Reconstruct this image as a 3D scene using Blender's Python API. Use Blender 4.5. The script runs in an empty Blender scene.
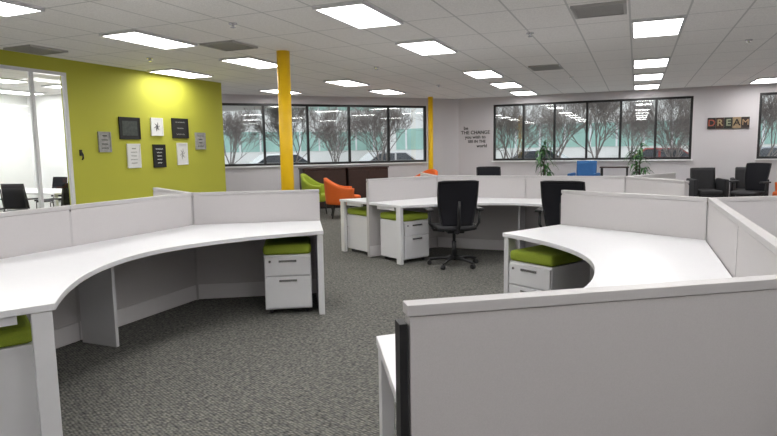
import bpy, math, random
from mathutils import Matrix, Vector
random.seed(7)
sc=bpy.context.scene
try:
    sc.view_settings.view_transform='Standard'
except Exception: pass
COL=sc.collection
# ------------------------------------------------------------------ materials
def mat(name,col,rough=.5,metal=0,noise=0,nscale=20,bump=0,bscale=None,spec=.5):
    m=bpy.data.materials.new(name); m.use_nodes=True
    nt=m.node_tree; b=nt.nodes['Principled BSDF']
    b.inputs['Base Color'].default_value=(*col,1); b.inputs['Roughness'].default_value=rough
    b.inputs['Metallic'].default_value=metal
    b.inputs['Specular IOR Level'].default_value=spec
    tc=nt.nodes.new('ShaderNodeTexCoord')
    n=nt.nodes.new('ShaderNodeTexNoise'); n.inputs['Scale'].default_value=nscale; n.inputs['Detail'].default_value=4
    nt.links.new(tc.outputs['Object'],n.inputs['Vector'])
    mx=nt.nodes.new('ShaderNodeMix'); mx.data_type='RGBA'
    k=noise if noise else .03
    mx.inputs[6].default_value=(*[max(0,c*(1-k)) for c in col],1)
    mx.inputs[7].default_value=(*[min(1,c*(1+k)) for c in col],1)
    nt.links.new(n.outputs['Fac'],mx.inputs[0]); nt.links.new(mx.outputs[2],b.inputs['Base Color'])
    if bump:
        n2=nt.nodes.new('ShaderNodeTexNoise'); n2.inputs['Scale'].default_value=bscale or nscale*4
        nt.links.new(tc.outputs['Object'],n2.inputs['Vector'])
        bp=nt.nodes.new('ShaderNodeBump'); bp.inputs['Strength'].default_value=bump; bp.inputs['Distance'].default_value=.004
        nt.links.new(n2.outputs['Fac'],bp.inputs['Height']); nt.links.new(bp.outputs['Normal'],b.inputs['Normal'])
    return m
def emis(name,col,st):
    m=bpy.data.materials.new(name); m.use_nodes=True; b=m.node_tree.nodes['Principled BSDF']
    b.inputs['Base Color'].default_value=(*col,1)
    b.inputs['Emission Color'].default_value=(*col,1); b.inputs['Emission Strength'].default_value=st
    return m
def glassmat(name,tint,refl):
    m=bpy.data.materials.new(name); m.use_nodes=True; nt=m.node_tree
    for n in list(nt.nodes): nt.nodes.remove(n)
    o=nt.nodes.new('ShaderNodeOutputMaterial'); t=nt.nodes.new('ShaderNodeBsdfTransparent'); g=nt.nodes.new('ShaderNodeBsdfGlossy')
    t.inputs[0].default_value=(*tint,1); g.inputs['Roughness'].default_value=.02; g.inputs['Color'].default_value=(1,1,1,1)
    mx=nt.nodes.new('ShaderNodeMixShader'); mx.inputs[0].default_value=refl
    nt.links.new(t.outputs[0],mx.inputs[1]); nt.links.new(g.outputs[0],mx.inputs[2]); nt.links.new(mx.outputs[0],o.inputs[0])
    return m
M={}
M['white']=mat('white_laminate',(.72,.72,.745),.35,noise=.02)
M['metalwhite']=mat('white_metal',(.68,.68,.70),.4,noise=.02)
M['fabric']=mat('grey_fabric',(.53,.51,.515),.9,noise=.08,nscale=260,bump=.2,bscale=500,spec=.2)
M['cap']=mat('partition_trim',(.50,.485,.49),.5,noise=.02,spec=.3)
M['base']=mat('partition_base',(.70,.68,.69),.45,noise=.02)
M['black']=mat('black_plastic',(.012,.012,.014),.45,noise=.1)
M['blackmesh']=mat('black_mesh_fabric',(.014,.014,.018),.85,noise=.3,nscale=200,bump=.5,spec=.2)
M['dark']=mat('dark_gap',(.03,.03,.035),.7)
M['chrome']=mat('chrome',(.6,.6,.62),.2,1)
M['greenf']=mat('green_fabric',(.26,.33,.025),.85,noise=.15,nscale=150,bump=.3)
M['greenchair']=mat('green_upholstery',(.33,.42,.03),.8,noise=.1,nscale=80)
M['orange']=mat('orange_upholstery',(.72,.13,.015),.7,noise=.1,nscale=80)
M['blue']=mat('blue_upholstery',(.03,.13,.34),.8,noise=.1)
M['blk_up']=mat('black_upholstery',(.015,.015,.018),.7,noise=.2)
M['greenwall']=mat('green_wall_paint',(.47,.47,.05),.75,noise=.02,nscale=3,bump=.1,bscale=150)
M['wall']=mat('grey_wall_paint',(.62,.595,.62),.8,noise=.02,nscale=2,bump=.1,bscale=150)
M['wallw']=mat('white_wall_paint',(.86,.87,.88),.8,noise=.02,nscale=2)
M['yellow']=mat('yellow_paint',(.95,.58,.005),.45,noise=.02)
M['frame']=mat('black_window_frame',(.012,.012,.013),.4)
M['alu']=mat('white_aluminium',(.70,.71,.72),.4,.0)
M['wood']=mat('dark_wood',(.040,.018,.013),.4,noise=.4,nscale=12)
M['pot']=mat('dark_pot',(.05,.05,.055),.5)
M['leaf']=mat('leaf',(.025,.12,.015),.5,noise=.5,nscale=8)
M['bark']=mat('bark',(.20,.17,.155),.9,noise=.4,nscale=6)
M['glass']=glassmat('window_glass',(.97,.99,.99),.06)
M['glassin']=glassmat('partition_glass',(.98,.99,.985),.03)
M['vent']=mat('vent_grey',(.42,.41,.40),.6)
M['light']=emis('light_diffuser',(1,.985,.96),15.0)
M['paper']=mat('white_paper',(.75,.75,.74),.7,noise=.03)
M['greyp']=mat('grey_canvas',(.33,.33,.32),.7,noise=.4,nscale=18)
M['blackp']=mat('black_poster',(.012,.012,.012),.6)
M['print']=mat('dark_print',(.05,.06,.055),.5,noise=.8,nscale=25)
M['ink']=mat('ink',(.035,.035,.035),.6)
M['bldg']=mat('building_concrete',(.74,.73,.71),.8,noise=.08,nscale=1)
M['bglass']=mat('building_glass',(.30,.50,.44),.4,noise=.35,nscale=.6)
M['asph']=mat('asphalt',(.42,.42,.40),.9,noise=.15,nscale=3)
M['tyre']=mat('tyre',(.015,.015,.015),.8)
M['carg']=mat('car_glass',(.03,.04,.05),.1)
# carpet
m=bpy.data.materials.new('carpet_loops'); m.use_nodes=True; nt=m.node_tree; b=nt.nodes['Principled BSDF']; b.inputs['Roughness'].default_value=.95; b.inputs['Specular IOR Level'].default_value=.1
tc=nt.nodes.new('ShaderNodeTexCoord'); mp=nt.nodes.new('ShaderNodeMapping'); mp.inputs['Rotation'].default_value=(0,0,.6); mp.inputs['Scale'].default_value=(1,1.5,1)
nt.links.new(tc.outputs['Object'],mp.inputs[0])
v=nt.nodes.new('ShaderNodeTexVoronoi'); v.inputs['Scale'].default_value=44; v.inputs['Randomness'].default_value=.4; nt.links.new(mp.outputs[0],v.inputs['Vector'])
r=nt.nodes.new('ShaderNodeValToRGB'); cr=r.color_ramp
cr.elements[0].position=.05; cr.elements[0].color=(.255,.252,.240,1); cr.elements[1].position=.8; cr.elements[1].color=(.040,.041,.042,1)
nt.links.new(v.outputs['Distance'],r.inputs[0])
n=nt.nodes.new('ShaderNodeTexNoise'); n.inputs['Scale'].default_value=32; n.inputs['Detail'].default_value=5; nt.links.new(tc.outputs['Object'],n.inputs['Vector'])
r2=nt.nodes.new('ShaderNodeValToRGB'); r2.color_ramp.elements[0].position=.35; r2.color_ramp.elements[0].color=(.74,.75,.76,1); r2.color_ramp.elements[1].position=.68; r2.color_ramp.elements[1].color=(1.25,1.22,1.12,1)
nt.links.new(n.outputs['Fac'],r2.inputs[0])
mx=nt.nodes.new('ShaderNodeMix'); mx.data_type='RGBA'; mx.blend_type='MULTIPLY'; mx.inputs[0].default_value=1
nt.links.new(r.outputs[0],mx.inputs[6]); nt.links.new(r2.outputs[0],mx.inputs[7]); nt.links.new(mx.outputs[2],b.inputs['Base Color'])
bp=nt.nodes.new('ShaderNodeBump'); bp.invert=True; bp.inputs['Strength'].default_value=.4; bp.inputs['Distance'].default_value=.004; nt.links.new(v.outputs['Distance'],bp.inputs['Height']); nt.links.new(bp.outputs[0],b.inputs['Normal'])
M['carpet']=m
# ceiling
CX,CY=.55,1.025
m=bpy.data.materials.new('ceiling_tiles_fill_glow'); m.use_nodes=True; nt=m.node_tree; b=nt.nodes['Principled BSDF']; b.inputs['Roughness'].default_value=.9
tc=nt.nodes.new('ShaderNodeTexCoord'); sp=nt.nodes.new('ShaderNodeSeparateXYZ'); nt.links.new(tc.outputs['Object'],sp.inputs[0])
def mth(op,a,bv=None,c=None):
    x=nt.nodes.new('ShaderNodeMath'); x.operation=op
    for i,q in enumerate((a,bv,c)):
        if q is None: continue
        if isinstance(q,(int,float)): x.inputs[i].default_value=q
        else: nt.links.new(q,x.inputs[i])
    return x.outputs[0]
def line(axis,cell,off,w):
    f=mth('FRACT',mth('DIVIDE',mth('ADD',axis,100*cell-off),cell))
    d=mth('ABSOLUTE',mth('SUBTRACT',f,.5))
    return mth('GREATER_THAN',d,.5-w/cell/2)
lx=line(sp.outputs[0],CX,.17-CX/2,.020); ly=line(sp.outputs[1],CY,7.5-CY/2,.020)
ln=mth('MAXIMUM',lx,ly)
n=nt.nodes.new('ShaderNodeTexNoise'); n.inputs['Scale'].default_value=90; nt.links.new(tc.outputs['Object'],n.inputs['Vector'])
r=nt.nodes.new('ShaderNodeValToRGB'); r.color_ramp.elements[0].position=.3; r.color_ramp.elements[0].color=(.57,.55,.535,1); r.color_ramp.elements[1].position=.6; r.color_ramp.elements[1].color=(.68,.66,.64,1)
nt.links.new(n.outputs['Fac'],r.inputs[0])
mx=nt.nodes.new('ShaderNodeMix'); mx.data_type='RGBA'; nt.links.new(ln,mx.inputs[0]); nt.links.new(r.outputs[0],mx.inputs[6]); mx.inputs[7].default_value=(.43,.42,.41,1)
nt.links.new(mx.outputs[2],b.inputs['Base Color'])
nt.links.new(mx.outputs[2],b.inputs['Emission Color']); b.inputs['Emission Strength'].default_value=.15  # tiles are no lamp: faint glow added as fill light for ceiling and room
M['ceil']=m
# ------------------------------------------------------------------ mesh builder
class MB:
    def __init__(s): s.v=[]; s.f=[]
    def box(s,c,d,rz=0,taper=1):
        b=len(s.v); cs,sn=math.cos(rz),math.sin(rz)
        for z in (-.5,.5):
            k=taper if z>0 else 1
            for x,y in ((-.5,-.5),(.5,-.5),(.5,.5),(-.5,.5)):
                X,Y=x*d[0]*k,y*d[1]*k
                s.v.append((c[0]+X*cs-Y*sn,c[1]+X*sn+Y*cs,c[2]+z*d[2]))
        for q in ((0,3,2,1),(4,5,6,7),(0,1,5,4),(1,2,6,5),(2,3,7,6),(3,0,4,7)): s.f.append([b+i for i in q])
        return s
    def prism(s,poly,z0,z1):
        a=sum(poly[i][0]*poly[(i+1)%len(poly)][1]-poly[(i+1)%len(poly)][0]*poly[i][1] for i in range(len(poly)))
        if a<0: poly=poly[::-1]
        b=len(s.v); n=len(poly)
        s.v+=[(p[0],p[1],z0) for p in poly]+[(p[0],p[1],z1) for p in poly]
        s.f.append([b+i for i in range(n)][::-1]); s.f.append([b+n+i for i in range(n)])
        for i in range(n): j=(i+1)%n; s.f.append([b+i,b+j,b+n+j,b+n+i])
        return s
    def cyl(s,p0,p1,r0,r1=None,n=12):
        r1=r0 if r1 is None else r1
        p0=Vector(p0);p1=Vector(p1);d=(p1-p0).normalized()
        a=d.orthogonal().normalized(); c=d.cross(a); b=len(s.v)
        for p,r in ((p0,r0),(p1,r1)):
            for i in range(n):
                t=2*math.pi*i/n; s.v.append(tuple(p+(a*math.cos(t)+c*math.sin(t))*r))
        for i in range(n): j=(i+1)%n; s.f.append([b+i,b+j,b+n+j,b+n+i])
        s.f.append([b+i for i in range(n)][::-1]); s.f.append([b+n+i for i in range(n)])
        return s
    def tube(s,pts,r,n=8,closed=False):
        P=[Vector(p) for p in pts]; m_=len(P); b=len(s.v); up=None
        for i in range(m_):
            if closed: d=(P[(i+1)%m_]-P[i-1]).normalized()
            else: d=(P[min(i+1,m_-1)]-P[max(i-1,0)]).normalized()
            if up is None: up=d.orthogonal().normalized()
            a=(up-d*up.dot(d)).normalized(); up=a; c=d.cross(a)
            rr=r[i] if isinstance(r,(list,tuple)) else r
            for k in range(n):
                t=2*math.pi*k/n; s.v.append(tuple(P[i]+(a*math.cos(t)+c*math.sin(t))*rr))
        for i in range(m_ if closed else m_-1):
            i2=(i+1)%m_
            for k in range(n):
                j=(k+1)%n; s.f.append([b+i*n+k,b+i*n+j,b+i2*n+j,b+i2*n+k])
        if not closed:
            s.f.append([b+k for k in range(n)][::-1]); s.f.append([b+(m_-1)*n+k for k in range(n)])
        return s
    def surf(s,fn,nu,nv):
        b=len(s.v)
        for i in range(nu+1):
            for j in range(nv+1): s.v.append(tuple(fn(i/nu,j/nv)))
        for i in range(nu):
            for j in range(nv):
                q=b+i*(nv+1)+j; s.f.append([q,q+nv+1,q+nv+2,q+1])
        return s
    def obj(s,name,mt,parent=None,bevel=0,smooth=False,solid=0,subs=0,label=None):
        me=bpy.data.meshes.new(name); me.from_pydata(s.v,[],s.f); me.update(); me.materials.append(M[mt] if isinstance(mt,str) else mt)
        o=bpy.data.objects.new(name,me); COL.objects.link(o)
        if parent: o.parent=parent
        if solid:
            q=o.modifiers.new('s','SOLIDIFY'); q.thickness=solid; q.offset=0
        if bevel:
            q=o.modifiers.new('b','BEVEL'); q.width=bevel; q.segments=3; q.limit_method='ANGLE'; q.angle_limit=.7
        if subs:
            q=o.modifiers.new('u','SUBSURF'); q.levels=subs; q.render_levels=subs
        if smooth or bevel:
            for p in me.polygons: p.use_smooth=smooth
        if label: o['label']=label
        return o
def thing(name,label,cat,loc=(0,0,0),rz=0,group=None):
    e=bpy.data.objects.new(name,None); e.empty_display_size=.1; COL.objects.link(e); e.location=loc; e.rotation_euler=(0,0,rz)
    e['label']=label; e['category']=cat
    if group: e['group']=group
    return e
def dup(src,loc,rz,label=None,group=None):
    def rec(o,par):
        c=o.copy(); COL.objects.link(c)
        if par: c.parent=par
        for ch in list(kids.get(o.name,[])): rec(ch,c)
        return c
    kids={}
    for o in list(bpy.data.objects):
        if o.parent: kids.setdefault(o.parent.name,[]).append(o)
    c=rec(src,None); c.location=loc; c.rotation_euler=(0,0,rz)
    if label: c['label']=label
    return c
def struct(o): o['kind']='structure'; return o
def one(o,label,cat,group=None):
    o['label']=label; o['category']=cat
    if group: o['group']=group
    return o
def text_mesh(body,size,ext,align='CENTER',off=0):
    cu=bpy.data.curves.new('t','FONT'); cu.body=body; cu.size=size; cu.extrude=ext; cu.offset=off; cu.align_x=align; cu.align_y='CENTER'
    o=bpy.data.objects.new('t',cu); COL.objects.link(o)
    dg=bpy.context.evaluated_depsgraph_get(); me=bpy.data.meshes.new_from_object(o.evaluated_get(dg))
    bpy.data.objects.remove(o); return me
# ------------------------------------------------------------------ room shell
H=2.75; XL=-7.5; YB=15.6; XR=4.6; YF=-2.6; XR0=-12.9; GE=9.42
struct(MB().box(((XR+XR0)/2-.3,(YB+YF)/2,-.05),(XR-XR0+1,YB-YF+.6,.1)).obj('floor','carpet'))
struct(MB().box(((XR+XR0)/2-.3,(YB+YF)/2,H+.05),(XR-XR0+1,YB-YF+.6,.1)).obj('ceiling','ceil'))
ZS,ZT=1.07,2.55
w=MB(); t=.2
def seg(x0,x1,z0,z1): w.box(((x0+x1)/2,YB+t/2,(z0+z1)/2),(x1-x0,t,z1-z0))
seg(-4.5,-3.54,0,H); seg(-3.54,1.2,0,ZS); seg(-3.54,1.2,ZT,H); seg(1.2,2.53,0,H); seg(2.53,4.3,0,ZS); seg(2.53,4.3,ZT,H); seg(4.3,4.8,0,H)
struct(w.obj('wall_back','wall'))
def window(name,x0,x1,n,loc,rz):
    f=MB(); d=.07; fw=.055
    f.box(((x0+x1)/2,.06,ZT-fw/2),(x1-x0,d,fw)); f.box(((x0+x1)/2,.06,ZS+fw/2),(x1-x0,d,fw))
    for i in range(n+1):
        x=x0+(x1-x0)*i/n; x=min(max(x,x0+fw/2),x1-fw/2); f.box((x,.06,(ZS+ZT)/2),(fw,d-.004,ZT-ZS-.002))
    o=struct(f.obj(name,'frame')); o.location=loc; o.rotation_euler=(0,0,rz)
    g=MB().box(((x0+x1)/2,.065,(ZS+ZT)/2),(x1-x0-.02,.008,ZT-ZS-.02)).obj('glass','glass',parent=o); g['kind']='structure'
    s=MB().box(((x0+x1)/2,-.02,ZS-.015),(x1-x0+.06,.08,.03)).obj('trim_'+name[-1],'wallw'); s.location=loc; s.rotation_euler=(0,0,rz); struct(s)
window('window_1',-3.54,1.2,6,(0,YB,0),0); window('window_2',2.53,4.3,2,(0,YB,0),0)
C=Vector((-4.5,15.6)); A=C-Vector((6.2,6.2)); LN=(C-A).length
w=MB()
def seg2(x0,x1,z0,z1): w.box(((x0+x1)/2,t/2,(z0+z1)/2),(x1-x0,t,z1-z0))
wx1=LN-.97; wx0=wx1-7*1.078
seg2(-.3,wx0,0,H); seg2(wx0,wx1,0,ZS); seg2(wx0,wx1,ZT,H); seg2(wx1,LN,0,H)
o=struct(w.obj('wall_diagonal','wall')); o.location=(A.x,A.y,0); o.rotation_euler=(0,0,math.radians(45))
window('window_3',wx0,wx1,7,(A.x,A.y,0),math.radians(45))
gy0,gy1=2.6,6.02
w=MB(); w.box((XL-.06,(YF+gy0)/2,H/2),(.12,gy0-YF,H)); w.box((XL-.06,(gy1+GE)/2,H/2),(.12,GE-gy1,H)); w.box((XL-.06,(gy0+gy1)/2,(2.56+H)/2),(.12,gy1-gy0,H-2.56))
struct(w.obj('wall_left','greenwall'))
f=MB(); fw=.045
f.box((XL-.02,(gy0+gy1)/2,2.56-fw/2),(.05,gy1-gy0,fw)); f.box((XL-.02,(gy0+gy1)/2,.05),(.05,gy1-gy0,.1))
for y in (gy0+fw/2,3.6,4.55,5.50,gy1-fw/2): f.box((XL-.02,y,1.28),(.046,fw,2.5))
o=struct(f.obj('window_4','alu'))
g=MB().box((XL-.03,(gy0+gy1)/2,1.3),(.01,gy1-gy0-.1,2.4)).obj('glass','glassin',parent=o); g['kind']='structure'
w=MB(); w.box(((XL+XR0)/2-.06,GE-.06,H/2),(XL-XR0-.12,.12,H)); struct(w.obj('wall_meeting_far','wallw'))
struct(MB().box((XR0-.06,(YF+GE)/2,H/2),(.12,GE-YF,H)).obj('wall_meeting_side','wallw'))
struct(MB().box((XR+.1,(YB+YF)/2,H/2),(.2,YB-YF+.4,H)).obj('wall_right','wall'))
struct(MB().box(((XR+XR0)/2,YF-.1,H/2),(XR-XR0+.4,.2,H)).obj('wall_front','wall'))
struct(MB().box((.05,YB-.008,.05),(9.0,.016,.1)).obj('baseboard_back','base'))
o=struct(MB().box((LN/2,-.008,.05),(LN-.1,.016,.1)).obj('baseboard_diagonal','base')); o.location=(A.x,A.y,0); o.rotation_euler=(0,0,math.radians(45))
struct(MB().box((XL+.008,(gy1+GE)/2,.05),(.016,GE-gy1,.1)).obj('baseboard_left','base'))
# ------------------------------------------------------------------ ceiling fixtures
def fixture():
    e=thing('ceiling_light','white recessed rectangular troffer light in the tile ceiling','ceiling light',group='recessed ceiling lights')
    fr=MB(); a,b_=CX/2-.012,CY/2-.012; q=.022
    fr.box((0,b_-q/2,0),(2*a,q,.03)); fr.box((0,-b_+q/2,0),(2*a,q,.03)); fr.box((a-q/2,0,0),(q,2*b_-2*q,.03)); fr.box((-a+q/2,0,0),(q,2*b_-2*q,.03))
    fr.obj('frame','metalwhite',e)
    MB().box((0,0,.004),(2*a-2*q,2*b_-2*q,.014)).obj('diffuser','light',e)
    return e
lp=[]
for Y in (-.7,1.35,3.4,5.45,7.5,10.575,12.625,14.675):
    for X in (-5.33,-2.58,.17,2.92):
        if X==-5.33 and Y>13.5: continue
        lp.append((X,Y))
lp+=[(-7.1,7.9),(-7.35,11.3)]
for X in (-8.7,-10.4,-12.1):
    for Y in (3.6,5.3,6.9,8.5): lp.append((X,Y))
lp.remove((2.92,14.675)); lp.append((2.5,14.675))
f0=fixture(); f0.location=(*lp[0],H-.016)
for p in lp[1:]: dup(f0,(*p,H-.016),0)
def vent(p,sx,sy):
    e=thing('ceiling_vent','grey slatted air vent set in the ceiling','vent',(p[0],p[1],H-.013),0,'ceiling air vents')
    f=MB(); q=.03
    f.box((0,sy/2-q/2,0),(sx,q,.024)); f.box((0,-sy/2+q/2,0),(sx,q,.024)); f.box((sx/2-q/2,0,0),(q,sy-2*q,.024)); f.box((-sx/2+q/2,0,0),(q,sy-2*q,.024)); f.obj('frame','vent',e)
    g=MB(); n=9
    for i in range(n): g.box((0,-sy/2+q+(sy-2*q)*(i+.5)/n,0),(sx-2*q,.030,.010))
    g.box((0,0,.009),(sx-2*q,sy-2*q,.003)); g.obj('louvre','vent',e)
for p in ((-7.1,5.3),(-4.78,6.2),(-.38,6.3),(-1.45,10.3)): vent(p,.5,.52)
s0=one(MB().cyl((0,0,0),(0,0,-.012),.045,.045,16).cyl((0,0,-.012),(0,0,-.04),.018,.012,10).cyl((0,0,-.04),(0,0,-.046),.028,.028,12).obj('fire_sprinkler','chrome',smooth=False),'small metal fire sprinkler head under the ceiling','sprinkler','fire sprinklers')
s0.location=(-3.95,5.2,H)
for p in ((-3.95,8.9),(-1.2,7.2),(-6.4,6.5),(1.3,9.0),(-1.2,12.0),(-3.9,12.0)):
    c=s0.copy(); COL.objects.link(c); c.location=(*p,H)
# ------------------------------------------------------------------ columns
def column(x,y,r):
    e=thing('column','bright yellow painted round steel column from floor to ceiling','column',(x,y,0))
    MB().cyl((0,0,.02),(0,0,H-.01),r,r,32).obj('shaft','yellow',e,smooth=False)
    MB().cyl((0,0,0),(0,0,.02),r+.05,r+.05,32).obj('base_plate','yellow',e)
    for ch in e.children:
        for p in ch.data.polygons: p.use_smooth=len(p.vertices)==4
column(-4.42,6.87,.088); column(-4.93,14.50,.065)
# ------------------------------------------------------------------ partitions
PH=1.03; TH=.05
def partition(p0,p1,black=None,g0=.02,g1=.02,thick=TH):
    lab='low grey fabric cubicle partition with pale trim'
    if black is not None: lab='low grey fabric partition with a black end strip'
    p0=Vector(p0);p1=Vector(p1);d=p1-p0;L=d.length; rz=math.atan2(d.y,d.x)
    e=thing('cubicle_partition',lab,'partition',(p0.x,p0.y,0),rz,'cubicle partitions')
    x0,x1=g0,L-g1; c=(x0+x1)/2; W=x1-x0
    MB().box((c,0,.575),(W-.012,thick-.006,.85)).obj('fabric_panel','fabric',e,bevel=.002)
    MB().box((c,0,PH-.014),(W,thick,.028)).obj('top_cap','cap',e,bevel=.002)
    MB().box((c,0,.078),(W-.012,thick,.14)).obj('base_raceway','base',e,bevel=.002)
    for x,n in ((x0+.004,0),(x1-.004,1)):
        bl=black==n; ww=.020 if bl else .008
        xx=x+(.014*(1 if n else -1) if bl else 0)
        MB().box((xx,0,.497),(ww,thick-.001,.975)).obj('edge_trim','black' if bl else 'cap',e,label='black plastic end strip' if bl else None)
    MB().cyl((x0+.06,0,0),(x0+.06,0,.012),.02).cyl((x1-.06,0,0),(x1-.06,0,.012),.02).obj('foot','black',e)
    return e
posts=set()
def post(p):
    k=(round(p[0],1),round(p[1],1))
    if k in posts: return
    posts.add(k)
    e=thing('partition_post','pale vertical connector post between cubicle partitions','post',(p[0],p[1],0),0,'partition connector posts')
    MB().cyl((0,0,0),(0,0,PH-.004),.022,.022,16).obj('shaft','cap',e); MB().cyl((0,0,PH-.004),(0,0,PH),.025,.025,16).obj('cap','cap',e)
DZ=.73
def desk(back,F0,F1,sag,ax,label,support=None,solid0=False,pw=1.75):
    cen=Vector(F0).lerp(Vector(F1),.5)
    e=thing('corner_desk',label,'desk',(cen.x,cen.y,0),0,'curved cubicle desks')
    L=lambda p:(p[0]-cen.x,p[1]-cen.y)
    B=[Vector(p) for p in back]; off=.03; res=[]
    def nrm(a,b_):
        d=(b_-a).normalized(); n=Vector((-d.y,d.x)); 
        if n.dot(cen-(a+b_)/2)<0: n=-n
        return n
    ns=[nrm(B[i],B[i+1]) for i in range(len(B)-1)]
    for i,p in enumerate(B):
        if i==0: res.append(p+ns[0]*off)
        elif i==len(B)-1: res.append(p+ns[-1]*off)
        else:
            n=(ns[i-1]+ns[i]).normalized(); res.append(p+n*(off/max(.3,n.dot(ns[i]))))
    F0=Vector(F0);F1=Vector(F1);ax=Vector(ax); N=40
    fr=[]
    for i in range(N+1):
        s=i/N; u=abs(2*s-1); fr.append(F1.lerp(F0,s)+ax*sag*(1-u**pw))
    poly=[L(p) for p in res]+[L(p) for p in fr]
    MB().prism(poly,DZ-.032,DZ).obj('worktop','white',e,bevel=.003)
    for k,(P,F) in enumerate(((res[0],F0),(res[-1],F1))):
        d=(P-F).normalized(); inn=(res[1] if k==0 else res[-2])-P; inn=inn.normalized(); a=math.atan2(d.y,d.x)
        if k==0 and solid0:
            c=F+(P-F)*.5+inn*.030; l=L(c)
            MB().box((l[0],l[1],(DZ-.034)/2),((P-F).length-.02,.05,DZ-.034),a).obj('end_panel','metalwhite',e,bevel=.003)
            continue
        c=F+d*.055+inn*.028; l=L(c)
        MB().box((l[0],l[1],(DZ-.034)/2),(.085,.045,DZ-.034),a).obj('leg','metalwhite',e,bevel=.003)
        c2=F+(P-F)*.5+inn*.035; l=L(c2)
        MB().box((l[0],l[1],DZ-.055),((P-F).length-.3,.03,.04),a).obj('side_rail','metalwhite',e)
    if support:
        q,dr=Vector(support[0]),Vector(support[1]).normalized(); c=q+dr*(.05+.18); l=L(c); a=math.atan2(dr.y,dr.x)
        MB().box((l[0],l[1],(DZ-.034)/2),(.34,.028,DZ-.034),a).obj('support_panel','metalwhite',e,bevel=.003)
    return e
def pedestal_proto():
    e=thing('drawer_pedestal','white metal two-drawer mobile pedestal with a green seat cushion','drawer unit',group='mobile drawer pedestals')
    w_,d_,h=.40,.50,.52
    MB().box((0,0,.045+(h-.045)/2),(w_,d_-.02,h-.045)).obj('body','metalwhite',e,bevel=.004)
    for z0,z1 in ((.06,.335),(.345,.505)):
        dr=MB().box((0,d_/2,(z0+z1)/2),(w_-.012,.02,z1-z0)).obj('drawer','metalwhite',e,bevel=.004)
        hd=MB().box((0,d_/2+.013,z1-.035),(.15,.008,.018)).obj('handle','chrome',dr)
    MB().cyl((.15,d_/2+.01,.47),(.15,d_/2+.016,.47),.01,.01,12).obj('lock','chrome',e)
    MB().box((0,0,h+.045),(w_+.01,d_+.005,.085)).obj('cushion','greenf',e,bevel=.03)
    for x in (-.15,.15):
        for y in (-.19,.19):
            MB().cyl((x-.012,y,.022),(x+.012,y,.022),.022,.022,14).box((x,y,.04),(.03,.03,.012)).obj('caster','black',e)
    return e
PED=[]
def ped(P,w,n,off,dist):
    P=Vector(P);w=Vector(w).normalized();n=Vector(n).normalized()
    c=P+w*off+n*(dist-.25); rz=math.atan2(n.y,n.x)-math.pi/2
    if not PED:
        e=pedestal_proto(); e.location=(c.x,c.y,0); e.rotation_euler=(0,0,rz); PED.append(e); return e
    return dup(PED[0],(c.x,c.y,0),rz)
def inward(P,Q,cen):
    d=(Vector(Q)-Vector(P)).normalized(); n=Vector((-d.y,d.x))
    if n.dot(Vector(cen)-Vector(P))<0: n=-n
    return d,n
def workstation(P0,P1,P2,P3,d0,d1,sag,label,fg=False,F1x=None,pw=1.75,solid0=False):
    P0,P1,P2,P3=map(Vector,(P0,P1,P2,P3)); mid=(P1+P2)/2; cen=(P0+P3)/2
    partition(P0,P1,g0=0); partition(P1,mid,g1=.001); partition(mid,P2,g0=.001)
    partition(P2,P3,black=1 if fg else None,g1=0)
    for p in (P1,P2): post(p)
    w0,n0=inward(P0,P1,cen); w1,n1=inward(P3,P2,cen)
    F0=P0+n0*d0; F1=Vector(F1x) if F1x else P3+n1*d1; ax=(mid-(F0+F1)/2).normalized()
    desk([P0,P1,P2,P3],F0,F1,sag,ax,label,support=(mid,-ax),pw=pw,solid0=solid0)
    return (P0,w0,n0),(P3,w1,n1)
LAB='white laminate corner desk with a curved inner edge against partitions'
LABF='white laminate desk on the far side of a partition'
a,b_=workstation((-2.83,4.95),(-3.85,4.32),(-3.85,1.72),(-2.81,1.12),.78,.78,.66,LAB,pw=1.9,solid0=True)
ped(a[0],a[1],a[2],.31,.70); ped(b_[0],b_[1],b_[2],.34,.70)
partition((-3.85,4.32),(-4.89,4.92))
desk([(-3.85,1.9),(-3.85,4.32),(-4.89,4.92)],(-4.63,1.9),(-5.28,4.24),.35,(.8,.6),LABF)
a,b_=workstation((-3.2,6.85),(-2.6,7.89),(-.10,7.89),(.50,6.85),.69,.78,.68,LAB)
ped(a[0],a[1],a[2],.275,.66); 
Q=(-3.2,8.93); partition((-2.6,7.89),Q); partition((-.10,7.89),(.5,8.93))
desk([(-3.2,6.85),(-2.6,7.89),Q],(-3.79,7.19),(-3.85,8.59),.42,(1,0),LABF)
ped((-3.2,6.85),(.5,.866),(-.866,.5),.28,.62)
a,b_=workstation((-.58,5.27),(.5,4.66),(.5,1.99),(-.507,1.288),.78,.70,.72,LAB,fg=True,F1x=(-.85,1.87),pw=2.3)
ped(a[0],a[1],a[2],.29,.80)
partition((.5,4.66),(1.54,5.26)); partition((.5,1.99),(1.54,1.39))
desk([(.5,2.15),(.5,4.66),(1.54,5.26)],(1.28,2.15),(1.93,4.58),.35,(-.8,.6),LABF)
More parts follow.
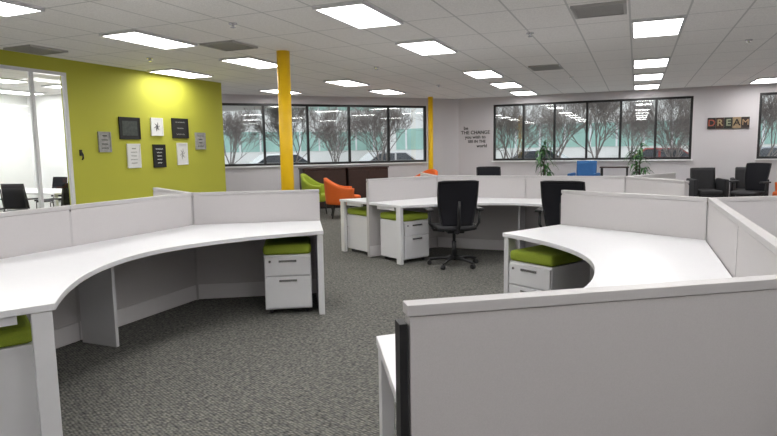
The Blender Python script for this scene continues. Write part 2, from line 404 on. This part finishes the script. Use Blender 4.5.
# ------------------------------------------------------------------ task chair
def task_chair():
    e=thing('task_chair','black mesh-back office chair with armrests on a five-star caster base','chair',group='black office chairs')
    for k in range(5):
        a=2*math.pi*k/5+.3; c,s=math.cos(a),math.sin(a)
        MB().tube([(0.03*c,.03*s,.10),(.17*c,.17*s,.095),(.30*c,.30*s,.07)],[.026,.02,.015],8).obj('base_arm','black',e,smooth=True)
        MB().cyl((.30*c-.02*s,.30*s+.02*c,.028),(.30*c+.02*s,.30*s-.02*c,.028),.028,.028,14).obj('caster','black',e)
    MB().cyl((0,0,.07),(0,0,.12),.04,.035,16).cyl((0,0,.12),(0,0,.30),.028,.028,16).cyl((0,0,.3),(0,0,.41),.018,.018,16).obj('gas_column','black',e,smooth=True)
    MB().box((0,0,.425),(.2,.26,.035)).obj('seat_mechanism','black',e,bevel=.01)
    def seat(u,v):
        x=(u-.5)*.50; y=(v-.5)*.48; k=1-.12*abs(2*u-1)**3
        return (x*(1-.1*(1-v)),y*k,.475+.012*(abs(2*u-1))**2-.03*max(0,v-.75)*4*.6)
    MB().surf(seat,12,12).obj('seat','blk_up',e,smooth=True,solid=.05)
    def back(u,v):
        q=.76+.24*math.sin(min(1,v*1.20)*math.pi*.55)
        w_=.46*q ; x=(u-.5)*w_
        y=-.235-.08*v**1.3+.05*(abs(2*u-1))**2+.025*math.sin(v*3.14)
        return (x,y,.50+v*.535-.010*(abs(2*u-1))**6*v)
    MB().surf(back,12,14).obj('backrest_mesh','blackmesh',e,smooth=True,solid=.006)
    rim=[back(0,j/10) for j in range(11)]+[back(i/10,1) for i in range(1,11)]+[back(1,1-j/10) for j in range(1,11)]+[back(1-i/10,0) for i in range(1,10)]
    MB().tube(rim,.011,6,closed=True).obj('backrest_frame','black',e,smooth=True)
    MB().tube([(0,-.05,.42),(0,-.20,.43),(0,-.29,.52),(0,-.285,.66),(0,-.31,.80)],[.028,.026,.022,.02,.014],8).obj('back_support','black',e,smooth=True)
    for s in (-1,1):
        MB().tube([(s*.12,.0,.425),(s*.25,.0,.44),(s*.30,-.02,.52),(s*.30,-.02,.665)],.016,8).obj('arm_support','black',e,smooth=True)
        MB().box((s*.30,.02,.685),(.08,.26,.03)).obj('armrest','black',e,bevel=.01)
    return e
TC=task_chair(); TC.location=(-1.99,6.70,0); TC.rotation_euler=(0,0,math.radians(28))
dup(TC,(-.70,6.80,0),math.radians(-6)); dup(TC,(-2.6,11.2,0),math.radians(200)); dup(TC,(2.02,13.0,0),math.radians(140))
# ------------------------------------------------------------------ lounge chairs
def tub(matk,label,bh=.80,ah=.58,group=None):
    e=thing('armchair',label,'armchair',group=group)
    def sh(u,v):
        t=(u*2-1); a=t*math.radians(118); k=(1-math.cos(min(1,abs(t)*1.15)*math.pi))/2
        top=bh+(ah-bh)*k; z=.28+(top-.28)*v; fl=1+.10*v
        return (math.sin(a)*.33*fl,-math.cos(a)*.31*fl-.02,z)
    MB().surf(sh,24,8).obj('shell',matk,e,smooth=True,solid=.055)
    pts=[(.29*math.cos(q)*(1),.29*math.sin(q)) for q in [2*math.pi*i/28 for i in range(28)]]
    MB().prism(pts,.27,.44).obj('seat',matk,e,bevel=.035)
    for x in (-1,1):
        for y in (-1,1): MB().cyl((x*.22,y*.2,.28),(x*.27,y*.25,0),.018,.011,10).obj('leg','black',e,smooth=True)
    return e
def boxlounge(matk,label,bh,ah,W=.72,group=None):
    e=thing('lounge_chair',label,'armchair',group=group)
    MB().box((0,.02,.30),(W-.2,.60,.10)).obj('seat_base',matk,e,bevel=.015)
    MB().box((0,.05,.40),(W-.22,.56,.10)).obj('seat_cushion',matk,e,bevel=.03)
    MB().surf(lambda u,v:((u-.5)*(W-.20),-.27-.10*v+.02*(2*u-1)**2,.34+(bh-.36)*v),6,8).obj('backrest',matk,e,smooth=True,solid=.10,bevel=.0)
    for s in (-1,1):
        MB().box((s*(W/2-.045),0,(.22+ah)/2),(.085,.66,ah-.22)).obj('arm',matk,e,bevel=.025)
        for y in (-.27,.27): MB().cyl((s*(W/2-.06),y,0),(s*(W/2-.06),y,.24),.014,.018,10).obj('leg','chrome',e)
    return e
o=tub('orange','orange upholstered curved tub armchair on thin dark legs',.80,.60,group='orange lounge chairs'); o.location=(-5.66,11.0,0); o.rotation_euler=(0,0,math.radians(-60)); o.scale=(1.15,1.15,1.05)
o2=dup(o,(-4.80,13.3,0),math.radians(150)); o2.scale=(1.1,1.1,1.15); dup(o,(2.85,13.6,0),math.radians(100))
g=tub('greenchair','lime green upholstered tub armchair on thin dark legs',.90,.64,group='green lounge chairs'); g.location=(-6.62,11.55,0); g.rotation_euler=(0,0,math.radians(-75))
k=boxlounge('blk_up','black upholstered square-armed lounge chair',.92,.68,.68,group='black lounge chairs'); k.location=(1.42,14.2,0); k.rotation_euler=(0,0,math.radians(190))
dup(k,(2.24,14.5,0),math.radians(175))
bl=boxlounge('blue','blue upholstered armchair beside the window',1.08,.78,.66,group='blue lounge chairs'); bl.location=(-1.14,14.7,0); bl.rotation_euler=(0,0,math.radians(175))
e=thing('side_table','small dark wooden table beside the blue armchair','table',(-.45,14.35,0))
MB().box((0,0,.93),(.62,.45,.03)).obj('tabletop','wood',e,bevel=.003)
for x in (-.27,.27):
    for y in (-.19,.19): MB().box((x,y,.457),(.04,.04,.914)).obj('leg','black',e)
# credenzas along diagonal wall
for i in range(2):
    x=LN-3.95+i*1.12; d=.25
    p=A+Vector((math.cos(math.pi/4),math.sin(math.pi/4)))*x+Vector((.7071,-.7071))*(d+.03)
    e=thing('credenza','dark brown wooden two-door cabinet under the window','cabinet',(p.x,p.y,0),math.radians(45),'dark wooden cabinets')
    MB().box((0,0,.50),(1.06,.44,.92)).obj('body','wood',e,bevel=.004)
    MB().box((0,0,.98),(1.10,.48,.035)).obj('top','wood',e,bevel=.004)
    MB().box((0,.02,.03),(.96,.36,.06)).obj('plinth','black',e)
    for s in (-1,1):
        dd=MB().box((s*.26,-.228,.5),(.50,.016,.84)).obj('door','wood',e,bevel=.003)
        MB().cyl((s*.04,-.245,.5),(s*.04,-.245,.62),.007).obj('handle','chrome',dd)
# ------------------------------------------------------------------ plants
def plant(x,y,hh,seed):
    rnd=random.Random(seed)
    e=thing('potted_plant','tall leafy green plant in a dark pot near the window','plant',(x,y,0),0,'potted plants')
    MB().cyl((0,0,0),(0,0,.38),.13,.18,20).obj('pot','pot',e); MB().cyl((0,0,.375),(0,0,.385),.165,.165,20).obj('soil','wood',e)
    st=MB(); lf=MB()
    for k in range(4):
        a=k*1.6; top=hh*(.6+.12*k); bx,by=.05*math.cos(a),.05*math.sin(a); tx,ty=.10*math.cos(a),.10*math.sin(a)
        st.tube([(bx,by,.38),(bx*1.3,by*1.3,top*.6),(tx,ty,top)],[.014,.011,.008],6)
        for j in range(22):
            b2=rnd.random()*6.28; z0=top-rnd.random()*.42; ln=.20+.12*rnd.random(); w2=.028
            d=Vector((math.cos(b2),math.sin(b2),0)); sd=Vector((-d.y,d.x,0)); P=Vector((tx,ty,z0)); el=.6+rnd.random()*.7
            def lfn(u,v,P=P,d=d,sd=sd,ln=ln,el=el,w2=w2):
                return P+d*ln*u+Vector((0,0,1))*(el*ln*u-1.3*ln*u*u)+sd*(v-.5)*2*w2*math.sin(min(1,u+.12)*3.0)
            lf.surf(lfn,5,2)
    st.obj('stem','wood',e,smooth=True); q=lf.obj('leaves','leaf',e,smooth=True)
plant(-2.1,14.85,1.6,1); plant(.08,14.9,1.5,5)
# ------------------------------------------------------------------ pictures on the green wall
def frame(Y,z,w_,h_,fm,im,label,marks):
    e=thing('wall_picture',label,'picture',(XL+.002,Y+.07,z),math.radians(90),'framed pictures on the green wall')
    q=.018; f=MB()
    f.box((0,-.012,h_/2-q/2),(w_,.022,q)); f.box((0,-.012,-h_/2+q/2),(w_,.022,q)); f.box((w_/2-q/2,-.012,0),(q,.022,h_-2*q)); f.box((-w_/2+q/2,-.012,0),(q,.022,h_-2*q)); f.obj('frame',fm,e)
    MB().box((0,-.008,0),(w_-2*q,.012,h_-2*q)).obj('print',im,e)
    if marks:
        mb=MB(); rnd=random.Random(int(Y*100))
        n,mk,style=marks
        if style=='lines':
            for i in range(n):
                zz=h_*.30-i*h_*.6/max(1,n-1); L=w_*(.3+.3*rnd.random())
                pts=[(-L/2+L*j/14,-.016,zz+.010*math.sin(j*2.1+i)) for j in range(15)]; mb.tube(pts,.0035,4)
        elif style=='photo':
            mb.box((0,-.015,0),(w_*.72,.003,h_*.66))
        elif style=='leaf':
            for i in range(6):
                a=i*1.05; mb.tube([(0,-.016,0),(w_*.12*math.cos(a),-.016,h_*.12*math.sin(a)),(w_*.26*math.cos(a+.3),-.016,h_*.26*math.sin(a+.3))],[.004,.008,.002],4)
        mb.obj('artwork',mk,e)
    return e
frame(6.52,1.59,.23,.31,'greyp','greyp','small grey canvas picture on the green wall',(4,'ink','lines'))
frame(7.02,1.81,.42,.35,'blackp','blackp','black framed picture with a dark print',(1,'print','photo'))
frame(7.07,1.37,.27,.39,'paper','paper','white poster with grey lettering lines',(5,'greyp','lines'))
frame(7.6,1.85,.27,.30,'paper','paper','small white print with a line drawing',(1,'ink','leaf'))
frame(7.62,1.36,.28,.39,'blackp','blackp','black poster with white brush lettering',(5,'paper','lines'))
frame(8.15,1.84,.40,.35,'blackp','blackp','black framed dark print with pale script',(3,'greyp','lines'))
frame(8.17,1.39,.26,.39,'paper','paper','white poster with faint line art',(1,'greyp','leaf'))
frame(8.66,1.62,.27,.31,'greyp','greyp','small pale grey canvas on the green wall',(4,'ink','lines'))
e=thing('wall_hook','small black hook fixed to the green wall','hook',(XL,6.16,1.40),math.radians(90))
MB().box((0,-.01,.03),(.04,.018,.09)).obj('plate','black',e,bevel=.003); MB().tube([(0,-.02,.05),(0,-.05,.0),(0,-.05,-.05),(0,-.03,-.07)],.012,8).obj('prong','black',e,smooth=True)
# wall lettering
e=thing('wall_quote','dark grey decal lettering of a quote on the pale wall','wall lettering',(-4.03,YB-.004,1.70),0)
zz=.25
for i,(tx,s) in enumerate((('be',.13),('THE CHANGE',.128),('you wish to',.12),('SEE IN THE',.10),('world',.12))):
    me=text_mesh(tx,s,.002,off=.002); me.materials.append(M['ink']); ob=bpy.data.objects.new('lettering',me); COL.objects.link(ob); ob.parent=e; ob.rotation_euler=(math.pi/2,0,0); ob.location=((-.26,0,0,.04,.18)[i],0,zz); zz-=.12
e=thing('dream_sign','row of dark wooden tiles with coloured letters spelling DREAM','wall sign',(1.93,YB-.02,1.90),0)
cols=[(.02,.02,.02),(.05,.02,.015),(.02,.025,.02),(.33,.24,.14),(.03,.02,.018)]; lcol=[(.32,.08,.05),(.36,.28,.15),(.28,.31,.21),(.03,.02,.015),(.42,.28,.16)]
for i,ch in enumerate('DREAM'):
    mt=mat('tile_'+ch,cols[i],.6,noise=.4,nscale=25); lm=mat('letter_'+ch,lcol[i],.6,noise=.1); x=-.34+i*.17
    tl=MB().box((x,0,0),(.164,.03,.25)).obj('letter_tile',mt,e)
    me=text_mesh(ch,.19 if ch=='M' else .21,.004,off=0 if ch=='M' else .004); me.materials.append(lm); ob=bpy.data.objects.new('letter',me); COL.objects.link(ob); ob.parent=tl; ob.rotation_euler=(math.pi/2,0,0); ob.location=(x,-.018,0)
# ------------------------------------------------------------------ meeting room
e=thing('meeting_table','white rectangular meeting table on white legs','table',(-10.7,7.6,0),0)
MB().box((0,0,.725),(2.7,1.0,.035)).obj('tabletop','white',e,bevel=.005)
for y in (-.43,.43):
    for x in (-1.28,1.28): MB().box((x,y,.353),(.05,.05,.706)).obj('leg','metalwhite',e)
def side_chair():
    e=thing('meeting_chair','black side chair with slim metal legs at the meeting table','chair',group='meeting room chairs')
    MB().surf(lambda u,v:((u-.5)*.46,(v-.5)*.44,.45+.02*(2*u-1)**2),8,8).obj('seat','blk_up',e,smooth=True,solid=.03)
    MB().surf(lambda u,v:((u-.5)*.46*(1-.1*v),-.22-.07*v+.05*(2*u-1)**2,.52+.42*v),10,8).obj('backrest','blackmesh',e,smooth=True,solid=.02)
    for s in (-1,1):
        MB().tube([(s*.21,.2,0),(s*.21,.19,.43),(s*.21,-.2,.43),(s*.215,-.26,.85)],.011,8).obj('frame','black',e,smooth=True)
        MB().tube([(s*.21,-.18,.43),(s*.21,-.24,0)],.011,8).obj('leg','black',e,smooth=True)
        MB().tube([(s*.235,-.24,.68),(s*.25,.1,.67)],.014,8).obj('armrest','black',e,smooth=True)
    return e
S_=side_chair(); S_.location=(-9.6,6.72,0); S_.rotation_euler=(0,0,math.radians(15))
for (x,y,r_) in ((-8.92,7.05,75),(-10.6,6.7,-5),(-11.3,8.5,180),(-10.2,8.5,180)): dup(S_,(x,y,0),math.radians(r_))
# ------------------------------------------------------------------ outdoors
o=MB().box((-5,45,-.2),(160,110,.1)).obj('ground','asph'); struct(o)
def building(loc,rz,W,label,floors=3):
    e=thing('office_building',label,'building',(loc[0],loc[1],-.14),math.radians(rz))
    hh=floors*3.2+.8
    MB().box((0,5,hh/2),(W,10,hh)).obj('facade','bldg',e)
    for i in range(floors):
        MB().box((0,-.02,2.3+i*3.2),(W-1.5,.06,1.5)).obj('window_band','bglass',e)
        mu=MB(); n=int(W/1.6)
        for j in range(n): mu.box((-W/2+.75+(W-1.5)*(j+.5)/n,-.07,2.3+i*3.2),(.12,.05,1.5))
        mu.obj('mullion','alu',e)
building((2,40),0,38,'pale concrete office building with green glass bands beyond trees',2); building((-33,31),45,40,'pale concrete office building with green glass bands past the lot',2)
def tree_mesh(seed):
    rnd=random.Random(seed); mb=MB()
    def br(p,d,l,r,dep):
        q=p+d*l; mb.cyl(p,q,r,r*.72,5 if dep>3 else 3)
        if dep==0: return
        for k in range(4 if dep in (6,5,4) else 3):
            n=Vector((rnd.uniform(-1,1),rnd.uniform(-1,1),rnd.uniform(-.4,.9)))
            nd=(d*1.0+n*.75).normalized(); s=rnd.uniform(.35,1) if k else 1
            br(p.lerp(q,s),nd,l*rnd.uniform(.66,.88),max(.0055,r*.52),dep-1)
    br(Vector((0,0,0)),Vector((0,0,1)),1.05,.055,6)
    return mb
trs=[]
for s in (3,11,24):
    o=tree_mesh(s).obj('bare_tree','bark'); one(o,'leafless winter tree with many fine branches outside the windows','tree','bare trees outside'); trs.append(o)
pos=[(-3.8,19.0),(-1.2,20.4),(1.0,18.7),(3.4,20.6),(5.8,18.9),(-5.8,22.0),(-8.2,18.8),(-10.1,16.0),(-10.8,20.2),(-12.4,13.6),(-13.6,17.4),(-15.2,11.4),(8.2,21.4),(-.2,24.5),(-2.9,23.6),(2.0,23.8)]
for i,p in enumerate(pos):
    if i<3: o=trs[i]
    else: o=trs[i%3].copy(); COL.objects.link(o)
    o.location=(p[0],p[1],-.14); o.rotation_euler=(0,0,i*1.7); k_=1.0+.12*math.sin(i*2.3); o.scale=(k_,k_,k_*1.08)
def car(loc,rz,col,label):
    e=thing('parked_car',label,'car',(loc[0],loc[1],-.14),math.radians(rz),'parked cars')
    mt=mat('car_paint',col,.25,.2)
    prof=[(-2.2,.3),(-2.2,.75),(-2.05,.92),(-1.5,1.0),(-.9,1.42),(.6,1.45),(1.25,1.0),(2.1,.85),(2.25,.6),(2.2,.3)]
    def ex(mb,pf,w_):
        b=len(mb.v); n=len(pf)
        mb.v+=[(x,-w_,z) for x,z in pf]+[(x,w_,z) for x,z in pf]
        mb.f.append([b+i for i in range(n)]); mb.f.append([b+n+i for i in range(n)][::-1])
        for i in range(n): j=(i+1)%n; mb.f.append([b+j,b+i,b+n+i,b+n+j])
        return mb
    ex(MB(),prof,.87).obj('body',mt,e,bevel=.05)
    ex(MB(),[(-1.35,1.02),(-.86,1.36),(-.05,1.38),(-.05,1.02)],.88).obj('side_window','carg',e); ex(MB(),[(.05,1.02),(.05,1.38),(.55,1.38),(1.08,1.02)],.88).obj('side_window','carg',e)
    for x in (-1.4,1.4):
        for y in (-.78,.78): MB().cyl((x,y-.11,.32),(x,y+.11,.32),.32,.32,20).obj('wheel','tyre',e)
for i,(p,rz,c,l) in enumerate((((-4.5,31),0,(.7,.7,.72),'white parked sedan in the lot'),((1,31),180,(.30,.05,.04),'red parked sedan in the lot'),((6,31),0,(.3,.32,.35),'grey parked sedan in the lot'),((-16,24.5),45,(.75,.75,.75),'white parked sedan in the lot'),((-20,20.5),45,(.3,.3,.32),'grey parked sedan in the lot'),((-12,28.5),45,(.5,.5,.5),'silver parked sedan in the lot'))): car(p,rz,c,l)
# ------------------------------------------------------------------ world + camera
wd=bpy.data.worlds.new('w'); sc.world=wd; wd.use_nodes=True; nt=wd.node_tree; bg=nt.nodes['Background']
tc=nt.nodes.new('ShaderNodeTexCoord'); n=nt.nodes.new('ShaderNodeTexNoise'); n.inputs['Scale'].default_value=2.5; nt.links.new(tc.outputs['Generated'],n.inputs['Vector'])
r=nt.nodes.new('ShaderNodeValToRGB'); r.color_ramp.elements[0].color=(.78,.84,.92,1); r.color_ramp.elements[1].color=(.95,.97,1,1); nt.links.new(n.outputs['Fac'],r.inputs[0]); nt.links.new(r.outputs[0],bg.inputs[0]); bg.inputs[1].default_value=1.8
cam=bpy.data.cameras.new('camera'); co=bpy.data.objects.new('camera',cam); COL.objects.link(co); sc.camera=co
cam.sensor_width=36; cam.lens=583/777*36; cam.clip_end=300
th=math.atan(68/583)
R=(Matrix.Rotation(math.radians(23),3,'Z')@Matrix.Rotation(math.pi/2-th,3,'X')@Matrix.Rotation(math.radians(-.9),3,'Z'))
co.matrix_world=Matrix.Translation((0,0,1.40))@R.to_4x4()
